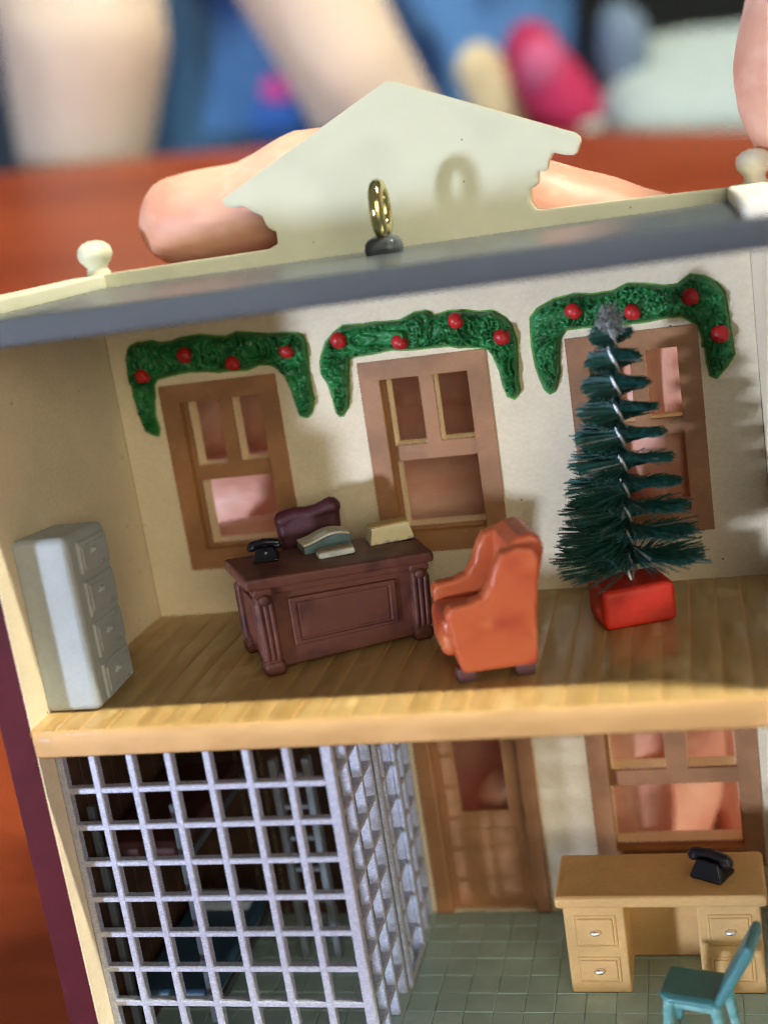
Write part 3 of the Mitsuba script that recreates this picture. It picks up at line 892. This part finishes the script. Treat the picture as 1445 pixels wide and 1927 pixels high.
def needle(base, tip, r, V, F):
    d = tip - base
    d /= np.linalg.norm(d)
    n1 = np.cross(d, ax)
    n1 /= np.linalg.norm(n1) + 1e-9
    n2 = np.cross(d, n1)
    i = len(V)
    for q, rr in ((base, r), (tip, r * .85)):
        for a_ in (0, 2.094, 4.189):
            V.append(q + rr * (math.cos(a_) * n1 + math.sin(a_) * n2))
    F += [[i + j, i + (j + 1) % 3, i + 3 + (j + 1) % 3] for j in range(3)] + [[i + j, i + 3 + (j + 1) % 3, i + 3 + j] for j in range(3)] + [[i + 3, i + 4, i + 5]]


N = 3100
for i in range(N):
    u = 1 - (rng.random() ** .85)
    u = (i + rng.random()) / N
    h = .36 + u * (Lh - .36)
    rad = .235 + .86 * (1 - u)
    th = TW * 2 * math.pi * h / PITCH + 1.05 + (math.pi if i % 2 else 0) + rng.normal(0, .12 + .9 * max(0, .15 - u))
    d = math.cos(th) * e1 + math.sin(th) * e2
    d = d + ax * rng.normal(.0, .03 + .12 * max(0, .2 - u))
    ln = rad * (1 + rng.normal(0, .045))
    base = B0 + ax * (h + rng.normal(0, .02)) + rng.normal(0, .015, 3)
    tip = base + d * ln
    fr_ = u > .945 or (rng.random() < .02)
    if u > .945:
        d = d * .9 + rng.normal(0, .5, 3)
        tip = base + d / np.linalg.norm(d) * rng.uniform(.12, .25)
    needle(base, tip, .0115, frost_v if fr_ else verts, frost_f if fr_ else faces)
for i in range(230):
    base = B1 + rng.normal(0, .05, 3) + ax * rng.uniform(-.18, .06)
    d = rng.normal(0, 1, 3)
    d = d / np.linalg.norm(d) * rng.uniform(.05, .13)
    needle(base, base + d, .011, frost_v, frost_f)
obj('bottle_brush_tree__bristles', trimesh.Trimesh(np.array(verts), np.array(faces), process=False), 'bristle_green', False)
labels['bottle_brush_tree__bristles'] = {'kind': 'stuff'}
obj('bottle_brush_tree__frosted_tip', trimesh.Trimesh(np.array(frost_v), np.array(frost_f), process=False), 'bristle_frost', False)
labels['bottle_brush_tree__frosted_tip'] = {'kind': 'stuff', 'label': 'grey frosted tip'}
for s_ in (0, math.pi):
    hs = np.linspace(0, Lh - .1, 260)
    th = TW * 2 * math.pi * hs / PITCH + 1.05 + math.pi / 2 + s_
    pts = B0 + hs[:, None] * ax + .045 * (np.cos(th)[:, None] * e1 + np.sin(th)[:, None] * e2)
    obj('bottle_brush_tree__wire', tube(pts, .034, 8), 'wire_silver', 60)
say('bottle_brush_tree', 'dark green bottle brush tree with a frosted tip in a red block', 'tree')

# ------------------------------------------------------------------ jail cage on the lower floor
CY, CX = -4.20, 4.03
vx = [-.03] + [.5 + .588 * k for k in range(7)]
hz = [-.60 - .594 * k for k in range(9)]
zb = -HL


def rough_bar(m):
    return m


for i, x in enumerate(vx):
    w_ = .08 if i == len(vx) - 1 else .057
    obj('jail_cage__front_bar', box(x - w_, x + w_, CY - .005, CY + .15, zb, -LIP - .004, .018), 'cage_silver', 20)
for z in hz:
    obj('jail_cage__front_crossbar', box(vx[0], vx[-1], CY, CY + .145, z - .047, z + .047, .016), 'cage_silver', 20)
sy_ = [CY + .15 + .585 * k for k in range(1, 8)]
for i, y in enumerate(sy_):
    if y > -.02:
        y = -.06
    dw = .045 if i not in (2, 4) else .085
    obj('jail_cage__side_bar', box(CX - .105, CX + .055, y - dw, y + dw, zb, -LIP - .004, .016), 'cage_silver', 20)
for z in hz:
    obj('jail_cage__side_crossbar', box(CX - .10, CX + .05, CY + .15, -.02, z - .036, z + .036, .014), 'cage_silver', 20)
k = obj('jail_cage__door', union([box(CX + .06, CX + .14, sy_[2] - .02, sy_[2] + .13, zb + .05, -.75, .02), box(CX + .06, CX + .14, sy_[4] - .13, sy_[4] + .02, zb + .05, -.75, .02),
                                   box(CX + .065, CX + .135, sy_[2], sy_[4], zb + .06, zb + .2, .02), box(CX + .065, CX + .135, sy_[2], sy_[4], -.95, -.80, .02)]), 'cage_silver', 20, label='narrow framed cage door')
say('jail_cage', 'silver lattice jail cage filling the left of the lower floor', 'cage')

# bed and ladder inside the cage
obj('bunk_bed__mattress', rbox(.10, 1.40, -3.75, -1.0, -5.12, -4.86, .08), 'bed_blue', 35, label='blue lower mattress')
obj('bunk_bed__mattress', rbox(.10, 1.40, -3.75, -1.0, -2.55, -2.30, .08), 'bed_red', 35, label='dark red upper mattress')
for x_, y_ in ((.12, -3.85), (1.45, -3.85), (.12, -.9), (1.45, -.9)):
    obj('bunk_bed__post', box(x_ - .06, x_ + .06, y_ - .06, y_ + .06, zb, -1.6, .02), 'bed_dark', 20)
for z in (-5.15, -2.58):
    for x_ in (.12, 1.45):
        obj('bunk_bed__rail', box(x_ - .04, x_ + .04, -3.79, -.96, z - .07, z + .07, .02), 'bed_dark', 20)
obj('bunk_bed__pillow', rbox(.22, 1.28, -1.55, -1.05, -4.88, -4.70, .08), 'far_blue_grey', 35)
say('bunk_bed', 'dark bunk bed with a blue lower mattress inside the silver cage', 'bed')
for x_ in (2.10, 2.68):
    obj('ladder__rail', box(x_ - .065, x_ + .065, -1.42, -1.22, zb, -2.15, .02), 'bed_grey', 20)
for i in range(6):
    z = -5.35 + .58 * i
    obj('ladder__rung', box(2.17, 2.61, -1.38, -1.26, z - .045, z + .045, .015), 'bed_grey', 20)
say('ladder', 'grey ladder standing behind the silver cage bars', 'ladder')

# ------------------------------------------------------------------ tan desk, telephone, teal chair on the lower floor
DX0, DX1, DY0, DY1, DZ = 6.62, 9.76, -2.42, -1.12, -4.14
obj('tan_desk__top', melt(rbox(DX0, DX1, DY0, DY1, DZ - .20, DZ, .06), .08, 2), 'tan_plastic', 40)
for x0 in (6.72, 8.72):
    p_ = 'tan_desk__pedestal'
    k = obj(p_, rbox(x0, x0 + .93, DY0 + .10, DY1 + .1, zb, DZ - .18, .04), 'tan_plastic', 40)
    for z0, z1 in ((-5.06, -4.50), (-5.68, -5.22)):
        ped_f = DY0 + .10
        q = union([rbox(x0 + .13, x0 + .80, ped_f - .022, ped_f + .05, z0, z1, .03)]) - rbox(x0 + .165, x0 + .765, ped_f - .08, ped_f - .004, z0 + .035, z1 - .035, .01)
        d_ = obj(k + '__drawer', union([q, rbox(x0 + .185, x0 + .745, ped_f - .03, ped_f + .05, z0 + .055, z1 - .055, .025)]), 'tan_plastic', 35)
        obj(k + '__knob', union([ball((x0 + .47, ped_f - .05, (z0 + z1) / 2), .075, 16, (1.1, .75, .65))]), 'knob_metal', True)
obj('tan_desk__back_panel', box(7.6, 8.8, -1.34, -1.26, zb, DZ - .19, .02), 'tan_plastic', 20)
say('tan_desk', 'tan desk with silver drawer knobs under the lower window', 'desk')
telephone('telephone_001', (9.0, -1.80, DZ), 150, 1.0)
say('telephone_001', 'glossy black telephone on the tan desk', 'telephone')


def teal(m, at=(8.66, -3.36, zb), deg=-14):
    return placed(m, at, deg)


obj('teal_chair__seat', teal(melt(union_hull([rbox(-.38, .42, -.40, .40, .80, .90, .045), rbox(-.46, .40, -.34, .34, .84, .92, .03)]), .05, 3)), 'teal_plastic', True)
obj('teal_chair__backrest', teal(melt(union([union_hull([rbox(.34, .46, -.40, .40, .86, .98, .05), rbox(.78, .92, -.36, .36, 1.66, 1.86, .06)])]), .06, 4)), 'teal_plastic', True)
for x_, y_ in ((-.32, -.31), (.34, -.31), (-.32, .31), (.34, .31)):
    obj('teal_chair__leg', teal(melt(union_hull([ball((x_, y_, .80), .095), ball((x_ * 1.25, y_ * 1.12, .07), .07)]), .06, 2)), 'teal_pale', True)
obj('teal_chair__rail', teal(rbox(-.36, .38, -.36, .36, .70, .81, .04)), 'teal_pale', 35)
say('teal_chair', 'teal chair with paler legs standing before the tan desk', 'chair')

# ------------------------------------------------------------------ hands
hand = union([
    chain([(1.25, 1.25, 6.58), (1.9, 1.27, 6.58), (2.5, 1.28, 6.60), (3.5, 1.42, 6.80), (4.6, 1.38, 6.82), (5.8, 1.34, 6.58), (7.0, 1.36, 5.98), (8.5, 1.5, 5.2), (10.0, 2.9, 4.4)], [.76, .80, .76, .94, .86, .82, .84, .9, 1.0], 28),
    chain([(-1.5, .95, 2.95), (-.5, 1.55, 2.95), (.8, 2.5, 3.05), (2.5, 2.7, 3.2), (4.2, 2.9, 3.3), (6.2, 2.95, 3.2), (8.0, 4.2, 3.4), (10, 5.4, 3.2)], [.70, .80, .86, .90, .95, .95, .9, 1.0], 28),  # tip runs past the left wall, unseen, to block the side light
    chain([(-1.6, 4.2, 1.1), (.4, 3.7, 1.15), (2.4, 3.8, 1.4), (5.0, 4.4, 1.6), (8.6, 5.4, 1.8)], [.74, .86, .86, .9, 1.0], 28),
    chain([(.55, 1.5, .50), (2.0, 1.55, .60), (3.6, 2.2, .9), (6.4, 2.6, 1.0), (8.2, 4.2, .8), (9.6, 5.4, .6)], [.66, .72, .9, .95, .95, 1.0], 28),
    chain([(8.85, 1.35, 4.3), (8.85, 1.42, 3.4), (8.9, 1.45, 2.0), (9.2, 1.7, .8), (9.9, 3.6, -.9)], [.76, .98, 1.02, .98, 1.2], 28),
    chain([(7.2, 1.6, -7.6), (7.45, 1.48, -4.6), (7.6, 1.45, -3.0), (8.0, 2.0, -1.5), (9.2, 3.4, -.4)], [1.0, 1.0, .92, .9, 1.0], 28),
    chain([(5.6, 1.12, -4.25), (6.6, 1.4, -5.5), (7.3, 1.8, -7.0)], [.66, .72, .8], 28),
    union_hull([ball(c, r, 24) for c, r in (((3.5, 2.7, 2.5), .85), ((6.6, 3.0, 2.3), .9), ((3.6, 2.3, .8), .85), ((6.6, 2.7, .8), .9), ((4.2, 3.0, -1.6), .9))]),
    union_hull([ball(c, r, 24) for c, r in (((10.0, 5.2, 3.4), 1.0), ((9.3, 5.4, .2), 1.0), ((10.6, 4.8, -3.0), 1.0), ((9.6, 4.6, -4.6), .9), ((10.0, 4.4, -6.5), .9), ((13.2, 5.6, .8), 1.5), ((12.8, 5.4, -3.2), 1.4))]),
    union_hull([ball(c, r, 24) for c, r in (((9.0, 5.6, 1), 1.0), ((4.2, 4.9, .2), .9), ((3.6, 4.4, -4.0), .9), ((4.0, 3.4, -7.2), .9), ((7.6, 3.4, -7.4), .9), ((9.6, 5.2, -2.5), .9))]),
    chain([(13.0, 5.4, -.6), (17, 7.5, -2.5), (24, 11, -6)], [1.9, 2.2, 2.8], 28),
])
ht = melt(hand, .28, 10)
v = np.array(ht.vertices)
ht.vertices = v + ht.vertex_normals * (.10 * (meshkit.fbm(v * 1.3, 3, 5) - .5))[:, None]
obj('hand__body', ht, 'skin', True)
obj('hand__fingernail', ball((1.35, 2.02, 7.18), .42, 24, (1.2, .8, .45)), 'fingernail', True)
say('hand', 'hand behind the dollhouse with one fingertip showing left of the pediment', 'hand')

th = union([
    chain([(11.02, .45, 6.62), (11.05, .45, 7.05), (11.10, .45, 7.5), (11.45, .40, 8.5), (12.3, .6, 10.2)], [.58, .74, .82, .86, .98], 28),
    chain([(12.2, .6, 10.4), (14.2, 1.6, 11.6), (16.4, 3.2, 11.6)], [1.0, 1.4, 1.7], 28),
    union_hull([ball(c, r, 24) for c, r in (((14.6, 1.2, 11.6), 1.3), ((14.8, 3.6, 9.0), 1.1), ((17.5, 3.0, 12.2), 1.7), ((17.4, 5.2, 10.2), 1.6))]),
    chain([(14.4, 2.0, 11.4), (13.0, 4.2, 10.6), (11.9, 5.0, 8.9), (11.7, 4.6, 7.4)], [.9, .85, .75, .6], 24),
    chain([(14.6, 2.9, 10.6), (13.4, 5.0, 9.4), (12.4, 5.5, 7.6), (12.2, 5.0, 6.1)], [.9, .85, .75, .62], 24),
    chain([(14.8, 3.6, 9.7), (13.8, 5.4, 8.2), (13.0, 5.7, 6.5), (12.8, 5.2, 5.2)], [.88, .82, .72, .6], 24),
    chain([(15.0, 4.2, 8.9), (14.3, 5.6, 7.2), (13.7, 5.7, 5.8), (13.5, 5.3, 4.9)], [.82, .72, .62, .52], 24),
    chain([(17.5, 4.0, 11.4), (22, 6.5, 14), (30, 11, 17)], [2.0, 2.4, 3.0], 28),
])
tt = melt(th, .22, 10)
v = np.array(tt.vertices)
tt.vertices = v + tt.vertex_normals * (.06 * (meshkit.fbm(v * 1.3, 3, 9) - .5))[:, None]
obj('hand_001__body', tt, 'skin', True)
say('hand_001', 'thumb of a hand reaching down to the ball finial at the right end', 'hand')
